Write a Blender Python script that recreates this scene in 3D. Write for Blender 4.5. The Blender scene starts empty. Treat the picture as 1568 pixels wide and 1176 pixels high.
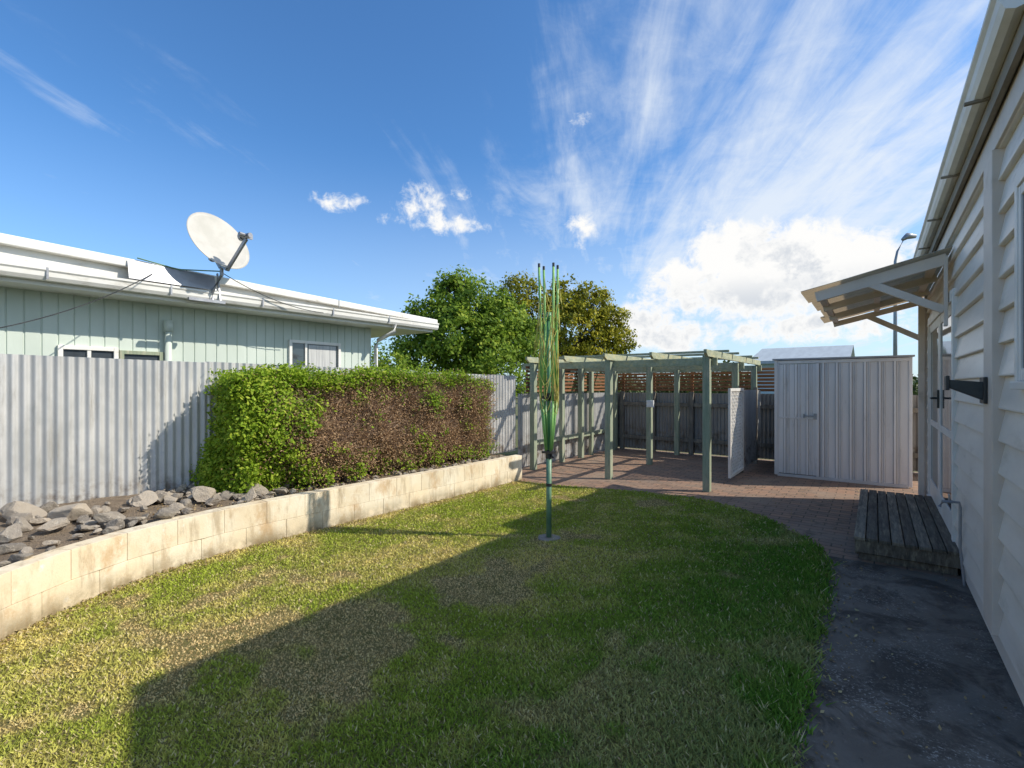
import bpy, math, random, time
import numpy as np
from mathutils import Vector, noise as mnoise
rng=np.random.default_rng(7); random.seed(7)
S=bpy.context.scene
S.view_settings.view_transform='Standard'; S.view_settings.look='None'; S.view_settings.exposure=0

# ------------------------------------------------------------ materials
class NT:
    def __init__(s,nt): s.nt=nt
    def n(s,t,**k):
        nd=s.nt.nodes.new(t)
        for a,b in k.items(): setattr(nd,a,b)
        return nd
    def put(s,inp,v):
        if isinstance(v,bpy.types.NodeSocket): s.nt.links.new(v,inp)
        elif isinstance(v,(tuple,list)) and inp.type=='RGBA' and len(v)==3: inp.default_value=(*v,1)
        else: inp.default_value=v
    def m(s,op,a,b=None,c=None,clamp=False):
        nd=s.n('ShaderNodeMath',operation=op); nd.use_clamp=clamp
        s.put(nd.inputs[0],a)
        if b is not None: s.put(nd.inputs[1],b)
        if c is not None: s.put(nd.inputs[2],c)
        return nd.outputs[0]
    def v(s,op,a,b=None,out=0):
        nd=s.n('ShaderNodeVectorMath',operation=op)
        s.put(nd.inputs[0],a)
        if b is not None: s.put(nd.inputs[1],b)
        return nd.outputs['Value'] if out=='v' else nd.outputs[0]
    def ss(s,x,a,b,lo=0.0,hi=1.0,t='SMOOTHSTEP'):
        nd=s.n('ShaderNodeMapRange',interpolation_type=t)
        s.put(nd.inputs['Value'],x); nd.inputs['From Min'].default_value=a; nd.inputs['From Max'].default_value=b
        nd.inputs['To Min'].default_value=lo; nd.inputs['To Max'].default_value=hi
        return nd.outputs[0]
    def noise(s,vec,scale,detail=4,rough=.55,dist=0.0):
        nd=s.n('ShaderNodeTexNoise'); s.put(nd.inputs['Vector'],vec); nd.inputs['Scale'].default_value=scale
        nd.inputs['Detail'].default_value=detail; nd.inputs['Roughness'].default_value=rough; nd.inputs['Distortion'].default_value=dist
        return nd.outputs[0]
    def mix(s,f,a,b,bt='MIX'):
        nd=s.n('ShaderNodeMix',data_type='RGBA',blend_type=bt)
        s.put(nd.inputs[0],f); s.put(nd.inputs[6],a); s.put(nd.inputs[7],b)
        return nd.outputs[2]
    def pos(s): return s.n('ShaderNodeNewGeometry').outputs['Position']
    def scl(s,vec,x,y,z):
        return s.v('MULTIPLY',vec,(x,y,z))
    def attr(s,name): return s.n('ShaderNodeAttribute',attribute_name=name).outputs['Fac']
    def sep(s,vec):
        nd=s.n('ShaderNodeSeparateXYZ'); s.put(nd.inputs[0],vec); return nd.outputs
def newmat(name,rough=.7,metal=0.0,spec=.5):
    m=bpy.data.materials.new(name); m.use_nodes=True
    t=NT(m.node_tree); b=m.node_tree.nodes['Principled BSDF']
    b.inputs['Roughness'].default_value=rough; b.inputs['Metallic'].default_value=metal
    b.inputs['Specular IOR Level'].default_value=spec
    return m,t,b
def bump(t,b,h,strength=.4,dist=.01):
    nd=t.n('ShaderNodeBump'); nd.inputs['Strength'].default_value=strength; nd.inputs['Distance'].default_value=dist
    t.put(nd.inputs['Height'],h); t.put(b.inputs['Normal'],nd.outputs[0])
def mottled(name,c1,c2,scale=3,rough=.7,metal=0,bs=40,bstr=.3,bd=.005,dirt=None,dscale=1.2,dlo=.5,dhi=.75,stretch=(1,1,1),spec=.5,face_tone=0):
    m,t,b=newmat(name,rough,metal,spec); p=t.scl(t.pos(),*stretch)
    f=t.ss(t.noise(p,scale,4,.62),.3,.7)
    c=t.mix(f,c1,c2)
    if dirt: c=t.mix(t.ss(t.noise(p,dscale,5,.7),dlo,dhi),c,dirt)
    if face_tone:
        r=t.attr('face_tone'); c=t.mix(1.0,c,t.mix(r,(1-face_tone,1-face_tone,1-face_tone),(1+face_tone*.6,)*3),'MULTIPLY')
    t.put(b.inputs['Base Color'],c)
    if bstr: bump(t,b,t.noise(p,bs,3,.6),bstr,bd)
    return m

WHITE=mottled('paint_white',(.77,.74,.69),(.66,.62,.56),2.5,.45,bs=60,bstr=.15,dirt=(.40,.34,.26),dlo=.60,dhi=.85)
BOARD=mottled('weatherboard_paint',(.79,.715,.62),(.68,.605,.52),1.7,.38,bs=30,bstr=.2,bd=.003,dirt=(.42,.35,.27),dscale=2.5,dlo=.54,dhi=.82,stretch=(1,.5,2))
TRIM=mottled('trim_paint',(.70,.60,.51),(.60,.51,.43),2,.5,bs=50,bstr=.15,dirt=(.38,.31,.24),dlo=.56,dhi=.82)
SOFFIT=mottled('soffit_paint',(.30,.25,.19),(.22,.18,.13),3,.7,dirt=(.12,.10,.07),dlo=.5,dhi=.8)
ROOFM=mottled('roof_iron',(.45,.45,.44),(.35,.34,.33),2,.5,metal=.2)
ALU=mottled('aluminium_joinery',(.75,.75,.75),(.68,.68,.68),4,.35,bs=60,bstr=.05)
BLACK=mottled('black_plastic',(.015,.015,.016),(.03,.03,.03),8,.4)
GLASS,t,b=newmat('window_glass',.04,0,.9); b.inputs['Base Color'].default_value=(.05,.06,.07,1); bump(t,b,t.noise(t.pos(),2,2),.04,.02)
CURT=mottled('curtain_fabric',(.6,.6,.58),(.4,.4,.4),8,.9,stretch=(1,6,.2))
def galv(name,c1,c2,rust=.0,metal=.3):
    m,t,b=newmat(name,.45,metal); p=t.pos()
    c=t.mix(t.ss(t.noise(t.scl(p,1,1,.35),2.2,5,.65),.3,.7),c1,c2)
    c=t.mix(t.ss(t.noise(t.scl(p,3,3,.4),4,5,.7),.50,.82),c,(c1[0]*.58,c1[1]*.55,c1[2]*.50))
    z=t.sep(p)[2]
    c=t.mix(t.m('MULTIPLY',t.ss(t.noise(p,7,5,.7),.42,.7),t.ss(z,.80,.38)),c,(.17,.12,.08))
    t.put(b.inputs['Base Color'],c); t.put(b.inputs['Roughness'],t.ss(t.noise(p,6,3),.3,.7,.38,.62))
    bump(t,b,t.noise(p,25,3),.12,.004); return m
FENCE=galv('galvanised_iron',(.58,.57,.55),(.44,.435,.42))
FENCEB=galv('dark_iron',(.36,.335,.31),(.25,.235,.22))  # same iron in darker tones for the back fence
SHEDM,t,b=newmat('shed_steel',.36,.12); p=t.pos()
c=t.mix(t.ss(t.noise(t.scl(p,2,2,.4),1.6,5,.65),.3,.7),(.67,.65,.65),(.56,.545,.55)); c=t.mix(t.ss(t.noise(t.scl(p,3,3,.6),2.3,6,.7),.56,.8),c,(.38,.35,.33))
r=t.attr('face_tone'); c=t.mix(1.0,c,t.mix(r,(.52,.52,.53),(1.1,1.1,1.1)),'MULTIPLY'); t.put(b.inputs['Base Color'],c)  # per-face tone paints rib shading into the steel colour
MINT=mottled('mint_board',(.59,.65,.58),(.51,.57,.50),1.5,.6,bs=30,bstr=.15,dirt=(.40,.44,.38),dlo=.58,dhi=.9,stretch=(1,1,.4))
NWHITE=mottled('fascia_white',(.82,.80,.75),(.72,.69,.63),1.5,.5,bs=50,bstr=.1,dirt=(.44,.40,.33),dscale=3,dlo=.55,dhi=.8,stretch=(1,1,3))
GROOF=mottled('garage_roof_iron',(.42,.47,.50),(.36,.40,.43),1.5,.6,stretch=(4,1,1))
def timber(name,c1,c2,axis=(12,12,1),rough=.8,dirt=None,face_tone=0):
    return mottled(name,c1,c2,3,rough,bs=9,bstr=.5,bd=.004,dirt=dirt,dscale=2.5,dlo=.48,dhi=.7,stretch=axis,spec=.3,face_tone=face_tone)
PERG=timber('pergola_paint',(.33,.37,.26),(.23,.27,.19),(8,8,1),dirt=(.45,.41,.30))
PERGT=timber('pergola_beam_paint',(.42,.43,.30),(.27,.30,.20),(5,2,6),dirt=(.48,.42,.22))
SLAT=timber('slat_timber',(.44,.20,.09),(.28,.12,.06),(1,1,10),face_tone=.4)
GREY=timber('grey_timber',(.24,.21,.17),(.14,.12,.10),(6,6,1),dirt=(.31,.27,.21))
DECK=timber('deck_timber',(.21,.175,.13),(.10,.08,.058),(14,1.2,4),dirt=(.31,.26,.18),face_tone=.4)
GREENP=mottled('clothesline_green',(.13,.33,.15),(.09,.25,.12),6,.4,bs=40,bstr=.1,dirt=(.25,.33,.18))
GREENL=mottled('clothesline_arm',(.28,.52,.14),(.18,.40,.12),6,.4,bstr=.05)
POSTG=mottled('clothesline_post',(.16,.29,.17),(.10,.2,.12),6,.45,dirt=(.32,.36,.2))
CORD=mottled('clothesline_cord',(.58,.60,.13),(.62,.42,.1),9,.6,bstr=0)
DISHM=mottled('dish_paint',(.54,.51,.46),(.44,.42,.37),3,.6,bs=20,bstr=.05,dirt=(.34,.31,.25),dlo=.52,dhi=.76)
STEEL=mottled('steel_grey',(.35,.36,.38),(.28,.28,.3),5,.45,metal=.5)
WIRE=mottled('cable_black',(.02,.02,.02),(.04,.04,.04),5,.6,bstr=0)
BLOCK,t,b=newmat('painted_block',.8); p=t.pos(); z=t.sep(p)[2]
c=t.mix(t.ss(t.noise(p,2.0,5,.65),.35,.68),(.78,.65,.45),(.84,.76,.60))
c=t.mix(t.ss(t.noise(t.scl(p,1,1,.6),4,7,.75),.48,.72),c,(.60,.42,.24))
c=t.mix(t.ss(t.noise(p,11,6,.7),.6,.75),c,(.86,.82,.72))
c=t.mix(t.m('MULTIPLY',t.ss(t.noise(p,4,5,.7),.30,.62),t.ss(z,.19,.0)),c,(.24,.18,.09))
c=t.mix(t.m('MULTIPLY',t.ss(t.noise(t.scl(p,1,1,.2),9,5,.7),.50,.70),.7),c,(.42,.32,.2))
r=t.attr('face_tone'); c=t.mix(1.0,c,t.mix(r,(.91,.90,.88),(1.04,1.04,1.04)),'MULTIPLY')
t.put(b.inputs['Base Color'],c); bump(t,b,t.noise(p,55,5,.7),.5,.006)
MORT=mottled('mortar',(.54,.43,.29),(.42,.33,.22),8,.9)
ROCK,t,b=newmat('rock_stone',.85); p=t.pos(); r=t.attr('face_tone')
c=t.mix(r,(.15,.13,.11),(.48,.40,.31)); c=t.mix(t.ss(t.noise(p,14,6,.7),.4,.65),c,t.mix(.5,c,(.42,.36,.28)))
c=t.mix(t.ss(t.noise(p,30,5,.7),.58,.68),c,(.48,.43,.35))
t.put(b.inputs['Base Color'],c); bump(t,b,t.noise(p,28,6,.75),.9,.02)
SOIL=mottled('garden_soil',(.15,.11,.075),(.23,.175,.12),9,.95,bs=50,bstr=.9,bd=.03,dirt=(.30,.22,.14),dscale=25)
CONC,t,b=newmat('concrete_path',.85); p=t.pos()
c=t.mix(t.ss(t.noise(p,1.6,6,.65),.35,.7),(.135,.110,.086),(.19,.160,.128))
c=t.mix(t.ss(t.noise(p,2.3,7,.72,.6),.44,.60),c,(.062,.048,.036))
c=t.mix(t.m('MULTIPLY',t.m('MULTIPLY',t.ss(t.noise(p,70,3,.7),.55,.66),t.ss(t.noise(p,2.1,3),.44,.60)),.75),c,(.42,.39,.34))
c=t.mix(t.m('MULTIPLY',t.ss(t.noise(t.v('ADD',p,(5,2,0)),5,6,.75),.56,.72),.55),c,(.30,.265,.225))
t.put(b.inputs['Base Color'],c); bump(t,b,t.noise(p,70,6,.75),.6,.012); t.put(b.inputs['Roughness'],t.ss(t.noise(p,3,4),.3,.7,.6,.95))
PAVE,t,b=newmat('brick_pavers',.85); p=t.pos()
bk=t.n('ShaderNodeTexBrick'); t.put(bk.inputs['Vector'],t.v('ADD',p,t.v('MULTIPLY',t.n('ShaderNodeTexNoise').outputs['Color'],(.012,.012,0))))
for k,vv in (('Scale',1.0),('Mortar Size',.007),('Mortar Smooth',.3),('Brick Width',.23),('Row Height',.115),('Bias',0.0)): bk.inputs[k].default_value=vv
bk.inputs['Color1'].default_value=(.33,.19,.12,1); bk.inputs['Color2'].default_value=(.21,.14,.10,1); bk.inputs['Mortar'].default_value=(.08,.06,.04,1)
c=t.mix(t.ss(t.noise(p,1.1,6,.7),.42,.75),bk.outputs['Color'],(.27,.20,.145))
c=t.mix(t.ss(t.noise(p,4,6,.7),.52,.72),c,(.11,.082,.058))
t.put(b.inputs['Base Color'],c)
hh=t.m('ADD',t.m('MULTIPLY',bk.outputs['Fac'],-1.0),t.m('MULTIPLY',t.noise(p,60,5,.7),.6)); bump(t,b,hh,.7,.01)
LAWN=mottled('lawn_turf',(.16,.15,.05),(.27,.215,.09),7,.95,bs=120,bstr=.9,bd=.02,spec=.1)
def leafy(name,colf,trans=.35,rough=.55,spec=.3):
    m,t,b=newmat(name,rough,0,spec); c=colf(t); t.put(b.inputs['Base Color'],c)
    tr=t.n('ShaderNodeBsdfTranslucent'); t.put(tr.inputs[0],c)
    mx=t.n('ShaderNodeMixShader'); mx.inputs[0].default_value=trans
    t.nt.links.new(b.outputs[0],mx.inputs[1]); t.nt.links.new(tr.outputs[0],mx.inputs[2])
    t.nt.links.new(mx.outputs[0],t.nt.nodes['Material Output'].inputs[0]); return m
BLADE=leafy('grass_blade',lambda t:t.n('ShaderNodeAttribute',attribute_name='col').outputs['Color'],.25,.8,.15)
def lc(a,bb,cc):
    def f(t):
        r=t.attr('face_tone'); c=t.mix(t.ss(r,0,.6),a,bb); return t.mix(t.ss(r,.6,1.0),c,cc)
    return f
LEAF_H=leafy('hedge_leaf',lc((.09,.17,.014),(.27,.40,.028),(.46,.54,.06)),.42,.6,.2)
LEAF_B=leafy('hedge_dead_leaf',lc((.26,.165,.09),(.42,.27,.15),(.56,.39,.23)),.3,.8,.1)
LEAF_1=leafy('tree_leaf',lc((.08,.15,.02),(.23,.34,.035),(.42,.50,.06)),.45,.6,.2)
LEAF_2=leafy('tree_leaf_olive',lc((.11,.13,.014),(.35,.34,.03),(.60,.51,.05)),.42,.6,.2)
LEAF_3=leafy('far_leaf',lc((.03,.05,.015),(.06,.09,.02),(.10,.13,.03)),.2)
TWIG=mottled('twig_bark',(.48,.33,.22),(.32,.215,.145),20,.9,bstr=0)
BARK=mottled('tree_bark',(.10,.08,.06),(.06,.05,.04),10,.9)
LITTER=leafy('leaf_litter',lc((.20,.13,.06),(.34,.24,.12),(.5,.4,.2)),.1,.8,.1)
GROUND=mottled('ground_grass',(.09,.11,.035),(.15,.14,.06),.5,.95,bs=30,bstr=.5)
AWN,t,b=newmat('awning_sheet',.6); p=t.pos()
c=t.mix(t.ss(t.noise(p,4,6,.7),.4,.65),(.50,.40,.27),(.24,.18,.11)); c=t.mix(t.ss(t.noise(p,12,5,.7),.50,.64),c,(.42,.36,.17)); t.put(b.inputs['Base Color'],c)
tr=t.n('ShaderNodeBsdfTranslucent'); t.put(tr.inputs[0],(.60,.46,.29)); mx=t.n('ShaderNodeMixShader'); mx.inputs[0].default_value=.35
t.nt.links.new(b.outputs[0],mx.inputs[1]); t.nt.links.new(tr.outputs[0],mx.inputs[2]); t.nt.links.new(mx.outputs[0],t.nt.nodes['Material Output'].inputs[0])
BLUEW=mottled('pale_blue_wall',(.45,.58,.62),(.4,.52,.56),2,.6)

# ------------------------------------------------------------ geometry helpers
def empty(name):
    o=bpy.data.objects.new(name,None); S.collection.objects.link(o); return o
def link(name,me,mat,parent=None,smooth=False,bev=0):
    o=bpy.data.objects.new(name,me); S.collection.objects.link(o)
    if mat: me.materials.append(mat)
    if parent: o.parent=parent
    if smooth: me.polygons.foreach_set('use_smooth',[True]*len(me.polygons))
    if bev:
        md=o.modifiers.new('bevel','BEVEL'); md.width=bev; md.segments=2; md.limit_method='ANGLE'; md.angle_limit=.7
    return o
class G:
    def __init__(s): s.v=[]; s.f=[]; s.r=[]
    def add(s,vs,fs,r=None):
        o=len(s.v); s.v+= [tuple(x) for x in vs]; s.f+=[tuple(i+o for i in f) for f in fs]
        if isinstance(r,list): s.r+=r; return s
        rr=random.random() if r is None else r; s.r+=[rr]*len(fs); return s
    def box(s,x0,x1,y0,y1,z0,z1,r=None):
        return s.add([(x0,y0,z0),(x1,y0,z0),(x1,y1,z0),(x0,y1,z0),(x0,y0,z1),(x1,y0,z1),(x1,y1,z1),(x0,y1,z1)],
          [(0,3,2,1),(4,5,6,7),(0,1,5,4),(1,2,6,5),(2,3,7,6),(3,0,4,7)],r)
    def beam(s,p0,p1,w,h,up=(0,0,1)):
        p0=Vector(p0);p1=Vector(p1);d=(p1-p0).normalized(); u=Vector(up)
        if abs(d.dot(u))>.99: u=Vector((0,1,0))
        a=d.cross(u).normalized(); u=a.cross(d).normalized(); a*=w/2; u=u*(h/2)
        vs=[p0-a-u,p0+a-u,p0+a+u,p0-a+u,p1-a-u,p1+a-u,p1+a+u,p1-a+u]
        return s.add(vs,[(0,1,2,3),(7,6,5,4),(0,4,5,1),(1,5,6,2),(2,6,7,3),(3,7,4,0)])
    def tube(s,pts,r,n=8,cap=True):
        pts=[Vector(p) for p in pts]; rs=r if isinstance(r,(list,tuple)) else [r]*len(pts)
        vs=[];fs=[]
        for i,p in enumerate(pts):
            d=(pts[min(i+1,len(pts)-1)]-pts[max(i-1,0)]).normalized()
            u=Vector((0,0,1)) if abs(d.z)<.9 else Vector((1,0,0))
            a=d.cross(u).normalized(); bb=d.cross(a).normalized()
            for k in range(n):
                an=2*math.pi*k/n; vs.append(p+(a*math.cos(an)+bb*math.sin(an))*rs[i])
        for i in range(len(pts)-1):
            for k in range(n):
                k2=(k+1)%n; fs.append((i*n+k,i*n+k2,(i+1)*n+k2,(i+1)*n+k))
        if cap:
            fs.append(tuple(range(n))[::-1]); fs.append(tuple((len(pts)-1)*n+k for k in range(n)))
        return s.add(vs,fs)
    def prism(s,poly,z0,z1):
        n=len(poly); return s.add([(x,y,z0) for x,y in poly]+[(x,y,z1) for x,y in poly],
            [tuple(range(n))[::-1],tuple(range(n,2*n))]+[(i,(i+1)%n,n+(i+1)%n,n+i) for i in range(n)])
    def obj(s,name,mat,parent=None,smooth=False,bev=0):
        me=bpy.data.meshes.new(name); me.from_pydata(s.v,[],s.f); me.update()
        a=me.attributes.new('face_tone','FLOAT','FACE'); a.data.foreach_set('value',s.r)
        return link(name,me,mat,parent,smooth,bev)
def np_mesh(name,V,nper,mat,parent=None,face_tone=None,col=None):
    N=V.shape[0]; me=bpy.data.meshes.new(name)
    me.vertices.add(N*nper); me.vertices.foreach_set('co',V.astype(np.float32).ravel())
    me.loops.add(N*nper); me.loops.foreach_set('vertex_index',np.arange(N*nper,dtype=np.int32))
    me.polygons.add(N); me.polygons.foreach_set('loop_start',np.arange(0,N*nper,nper,dtype=np.int32))
    me.update(calc_edges=True)
    if col is not None:
        a=me.attributes.new('col','FLOAT_VECTOR','FACE'); a.data.foreach_set('vector',col.astype(np.float32).ravel())
    else:
        a=me.attributes.new('face_tone','FLOAT','FACE'); a.data.foreach_set('value',(rng.random(N) if face_tone is None else face_tone).astype(np.float32))
    return link(name,me,mat,parent)
def corr(name,p0,p1,z0,z1,mat,parent,pitch=.076,amp=.0115,per=8):
    p0=np.array(p0,float);p1=np.array(p1,float);L=np.linalg.norm(p1-p0);d=(p1-p0)/L;nn=np.array([-d[1],d[0]])
    n=int(L/pitch*per)+1; tt=np.linspace(0,L,n); off=amp*np.sin(2*np.pi*tt/pitch)
    P=p0+np.outer(tt,d)+np.outer(off,nn); f=tt/L
    zb=z0[0]+(z0[1]-z0[0])*f; zt=z1[0]+(z1[1]-z1[0])*f
    vs=[(P[i,0],P[i,1],zb[i]) for i in range(n)]+[(P[i,0],P[i,1],zt[i]) for i in range(n)]
    g=G(); g.add(vs,[(i,i+1,n+i+1,n+i) for i in range(n-1)]); return g.obj(name,mat,parent,smooth=True)
def inpoly(px,py,poly):
    ins=np.zeros(px.shape,bool); n=len(poly)
    for i in range(n):
        x0,y0=poly[i];x1,y1=poly[(i+1)%n]
        if y0==y1: continue
        c=((y0>py)!=(y1>py))&(px<(x1-x0)*(py-y0)/(y1-y0)+x0); ins^=c
    return ins
def smooth_path(pts,step=.1):
    P=[Vector((*p,0)) for p in pts]; out=[]
    for i in range(len(P)-1):
        a=P[max(i-1,0)];b_=P[i];c_=P[i+1];d=P[min(i+2,len(P)-1)]
        n=max(1,int((c_-b_).length/step))
        for k in range(n):
            u=k/n; q=.5*((2*b_)+(c_-a)*u+(2*a-5*b_+4*c_-d)*u*u+(3*b_-a-3*c_+d)*u**3); out.append((q.x,q.y))
    out.append((P[-1].x,P[-1].y)); return out
def sstep(x,a,b):
    u=np.clip((x-a)/(b-a),0,1); return u*u*(3-2*u)
def leafquads(C,N_,size,asp=.55):
    n=len(C); r=rng.normal(size=(n,3)); nn=N_+.9*r; nn/=np.linalg.norm(nn,axis=1)[:,None]
    u=np.cross(nn,rng.normal(size=(n,3))); u/=np.linalg.norm(u,axis=1)[:,None]; w=np.cross(nn,u)
    s=(size*rng.uniform(.6,1.35,n))[:,None]
    return np.stack([C-u*s*.5,C+w*s*asp*.5+u*s*.05,C+u*s*.5,C-w*s*asp*.5+u*s*.05],axis=1)

# ------------------------------------------------------------ ground
g=G(); g.add([(-300,-300,-.02),(300,-300,-.02),(300,400,-.02),(-300,400,-.02)],[(0,1,2,3)]); g.obj('ground',GROUND)
g=G(); g.add([(-5.6,5.0,0),(4,5.0,0),(4,11.6,0),(-5.6,11.6,0)],[(0,1,2,3)]); g.obj('brick_paving',PAVE)
g=G(); g.add([(-.34,-6,.004),(.62,-6,.004),(.62,5.4,.004),(-.34,5.4,.004)],[(0,1,2,3)]); g.add([(.62,-6,.004),(6,-6,.004),(6,3.0,.004),(.62,3.0,.004)],[(0,1,2,3)]); g.obj('concrete_path',CONC)
wallpath=smooth_path([(-4.76,6.62),(-4.78,5.5),(-4.84,4.2),(-4.90,3.0),(-4.93,2.2),(-4.88,1.6),(-4.66,.95),(-4.32,.45),(-3.95,.02),(-3.6,-.5),(-3.3,-1.2),(-3.1,-2.2),(-3.0,-4)],.02)
edge=smooth_path([(-.30,-6),(-.29,2.3),(-.29,3.4),(-.31,4.6),(-.36,5.2),(-.56,5.78),(-1.1,6.5),(-1.9,6.98),(-2.6,6.98),(-3.2,6.82),(-3.96,6.6),(-4.74,6.5)],.1)
lawnpoly=[(x+.014*math.sin(i*1.7),y+.014*math.cos(i*2.3)) for i,(x,y) in enumerate(edge)]+[(x,y) for x,y in wallpath[::10]]+[(-3.0,-6)]
g=G(); g.add([(x,y,.008) for x,y in lawnpoly],[tuple(range(len(lawnpoly)))]); g.obj('lawn',LAWN)
gx=np.arange(-5.2,0.01,.04); gy=np.arange(-4.2,7.5,.04)
def fmap(scale,seed,octs):
    return np.array([[mnoise.fractal((x*scale+seed,y*scale,seed),.75,2.1,octs) for x in gx] for y in gy])
mA=fmap(.75,3.1,4); mB=fmap(3.2,8.7,4); mC=fmap(1.1,15.3,4)
def samp(m,X,Y):
    fx_=np.clip((X-gx[0])/.04,0,len(gx)-1.001); fy=np.clip((Y-gy[0])/.04,0,len(gy)-1.001)
    i=fx_.astype(int); j=fy.astype(int); u=fx_-i; v=fy-j
    return (m[j,i]*(1-u)+m[j,i+1]*u)*(1-v)+(m[j+1,i]*(1-u)+m[j+1,i+1]*u)*v
def blades(N,x0,x1,y0,y1,poly,wob=.035):
    X=rng.uniform(x0,x1,N);Y=rng.uniform(y0,y1,N)
    d=np.sqrt(X**2+Y**2)+.3; keep=rng.random(N)<np.clip((2.7/d)**1.5,0.0,1)
    keep&=inpoly(X+rng.normal(0,wob,N),Y+rng.normal(0,wob,N),poly); X=X[keep];Y=Y[keep];d=d[keep]
    lush=sstep(X,-2.3,-.6); edgeg=sstep(X,-.75,-.35)
    A=samp(mA,X,Y);B=samp(mB,X,Y);C=samp(mC,X,Y)
    wx_=np.interp(Y,seg_y,seg_x); wallnear=1-sstep(X-wx_,.02,.30)
    front=1-sstep(Y,.6,1.8)
    dry=np.clip(sstep(A,-.15,.6)*.55+sstep(B,-.1,.6)*.50+wallnear*.5+front*.10,0,1)*(1-.75*lush)
    bare=sstep(C+.12*front,.28,.56)*(1-.6*lush)
    kk=rng.random(len(X))<(1-.4*bare); X,Y,d,lush,edgeg,dry,bare=[q[kk] for q in (X,Y,d,lush,edgeg,dry,bare)]; n=len(X)
    h=rng.uniform(.006,.019,n)*(1+.5*lush+1.2*edgeg)*(1+.015*d)*(1-.4*bare); w=(.0020+.0010*d)*rng.uniform(.8,1.5,n)
    a=rng.uniform(0,2*np.pi,n); b_=rng.uniform(0,2*np.pi,n); lean=rng.uniform(.3,1.5,n)*h
    V=np.zeros((n,3,3)); V[:,0,0]=X-np.cos(a)*w;V[:,0,1]=Y-np.sin(a)*w;V[:,1,0]=X+np.cos(a)*w;V[:,1,1]=Y+np.sin(a)*w
    V[:,:2,2]=.006; V[:,2,0]=X+np.cos(b_)*lean;V[:,2,1]=Y+np.sin(b_)*lean;V[:,2,2]=.008+h
    g1=np.array([.37,.44,.055]);g2=np.array([.16,.30,.035]);dr=np.array([.72,.60,.19]);br=np.array([.76,.55,.29])
    c=g1+(g2-g1)*lush[:,None]; c=c+(dr-c)*dry[:,None]; c=c+(br-c)*(bare*.8)[:,None]
    r=rng.random(n); c=c*(.58+.65*r)[:,None]; s=rng.random(n)<(.05+.16*dry); c[s]=np.array([.74,.62,.32])*(.7+.4*r[s])[:,None]
    return V,c
wp=np.array(wallpath); o_=np.argsort(wp[:,1]); seg_y=wp[o_,1]; seg_x=wp[o_,0]
V,cA=blades(860000,-5,-.1,-.2,7.3,lawnpoly)
V2,cB=blades(50000,-5,-.1,-4,-.2,lawnpoly)
np_mesh('grass',np.concatenate([V,V2]),3,BLADE,col=np.concatenate([cA,cB]))
# ------------------------------------------------------------ retaining wall
rw=empty('retaining_wall')
seg=np.array(wallpath); L=np.concatenate([[0],np.cumsum(np.linalg.norm(np.diff(seg,axis=0),axis=1))])
def at(s):
    x=np.interp(s,L,seg[:,0]);y=np.interp(s,L,seg[:,1]);e=.03
    dx=np.interp(s+e,L,seg[:,0])-np.interp(s-e,L,seg[:,0]);dy=np.interp(s+e,L,seg[:,1])-np.interp(s-e,L,seg[:,1])
    l=math.hypot(dx,dy); return x,y,dx/l,dy/l
g=G(); gm=G(); T=.14
def wallblock(g,s0,s1,z0,z1,ins=0.0,T=T,r=None):
    vs=[]
    for s in (s0,s1):
        x,y,dx,dy=at(s); nx,ny=dy,-dx
        if nx>0: nx,ny=-nx,-ny
        vs.append((x+nx*ins,y+ny*ins)); vs.append((x+nx*(T-abs(ins)),y+ny*(T-abs(ins))))
    (a,b_,c_,d_)=vs
    g.add([(*a,z0),(*b_,z0),(*d_,z0),(*c_,z0),(*a,z1),(*b_,z1),(*d_,z1),(*c_,z1)],
       [(0,1,2,3),(7,6,5,4),(0,4,5,1),(1,5,6,2),(2,6,7,3),(3,7,4,0)],r)
tot=L[-1]
for row in range(2):
    s=-.2*row if row else 0
    while s<tot-.05:
        a=max(s,0)+.0016; b_=min(s+.4,tot)-.0016
        if b_-a>.05: wallblock(g,a,b_,-.02+row*.2205,.1985+row*.2215+random.uniform(-.0015,.0015)*row,random.uniform(0,.002))
        s+=.4
s=0
while s<tot-.01:
    wallblock(gm,s+.0001 if s else .01,min(s+.1,tot-.01),-.03,.414,.005,T,.5); s+=.1
g.obj('blocks',BLOCK,rw,bev=.0025); gm.obj('mortar',MORT,rw)
# ------------------------------------------------------------ garden bed
FA=(-6.3,.71);FB=(-5.45,7.35)
def fx(y): return FA[0]+(FB[0]-FA[0])*(y-FA[1])/(FB[1]-FA[1])
ys=np.linspace(-4,6.62,90); g=G(); nx=16
wx=np.interp(ys,seg_y,seg_x)
vs=[]
for j,y in enumerate(ys):
    for i in range(nx):
        u=i/(nx-1); x=(wx[j]-.10)*(1-u)+(fx(y))*u
        vs.append((x,y,.375+.09*u*(1 if y<3 else .3)+.025*mnoise.noise((x*4,y*4,0))))
g.add(vs,[(j*nx+i,j*nx+i+1,(j+1)*nx+i+1,(j+1)*nx+i) for j in range(len(ys)-1) for i in range(nx-1)]); g.obj('garden_bed',SOIL,smooth=True)
import bmesh
bm=bmesh.new(); bmesh.ops.create_icosphere(bm,subdivisions=3,radius=1); iv=[Vector(v.co) for v in bm.verts]; ifc=[tuple(v.index for v in f.verts) for f in bm.faces]; bm.free()
g=G()
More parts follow.
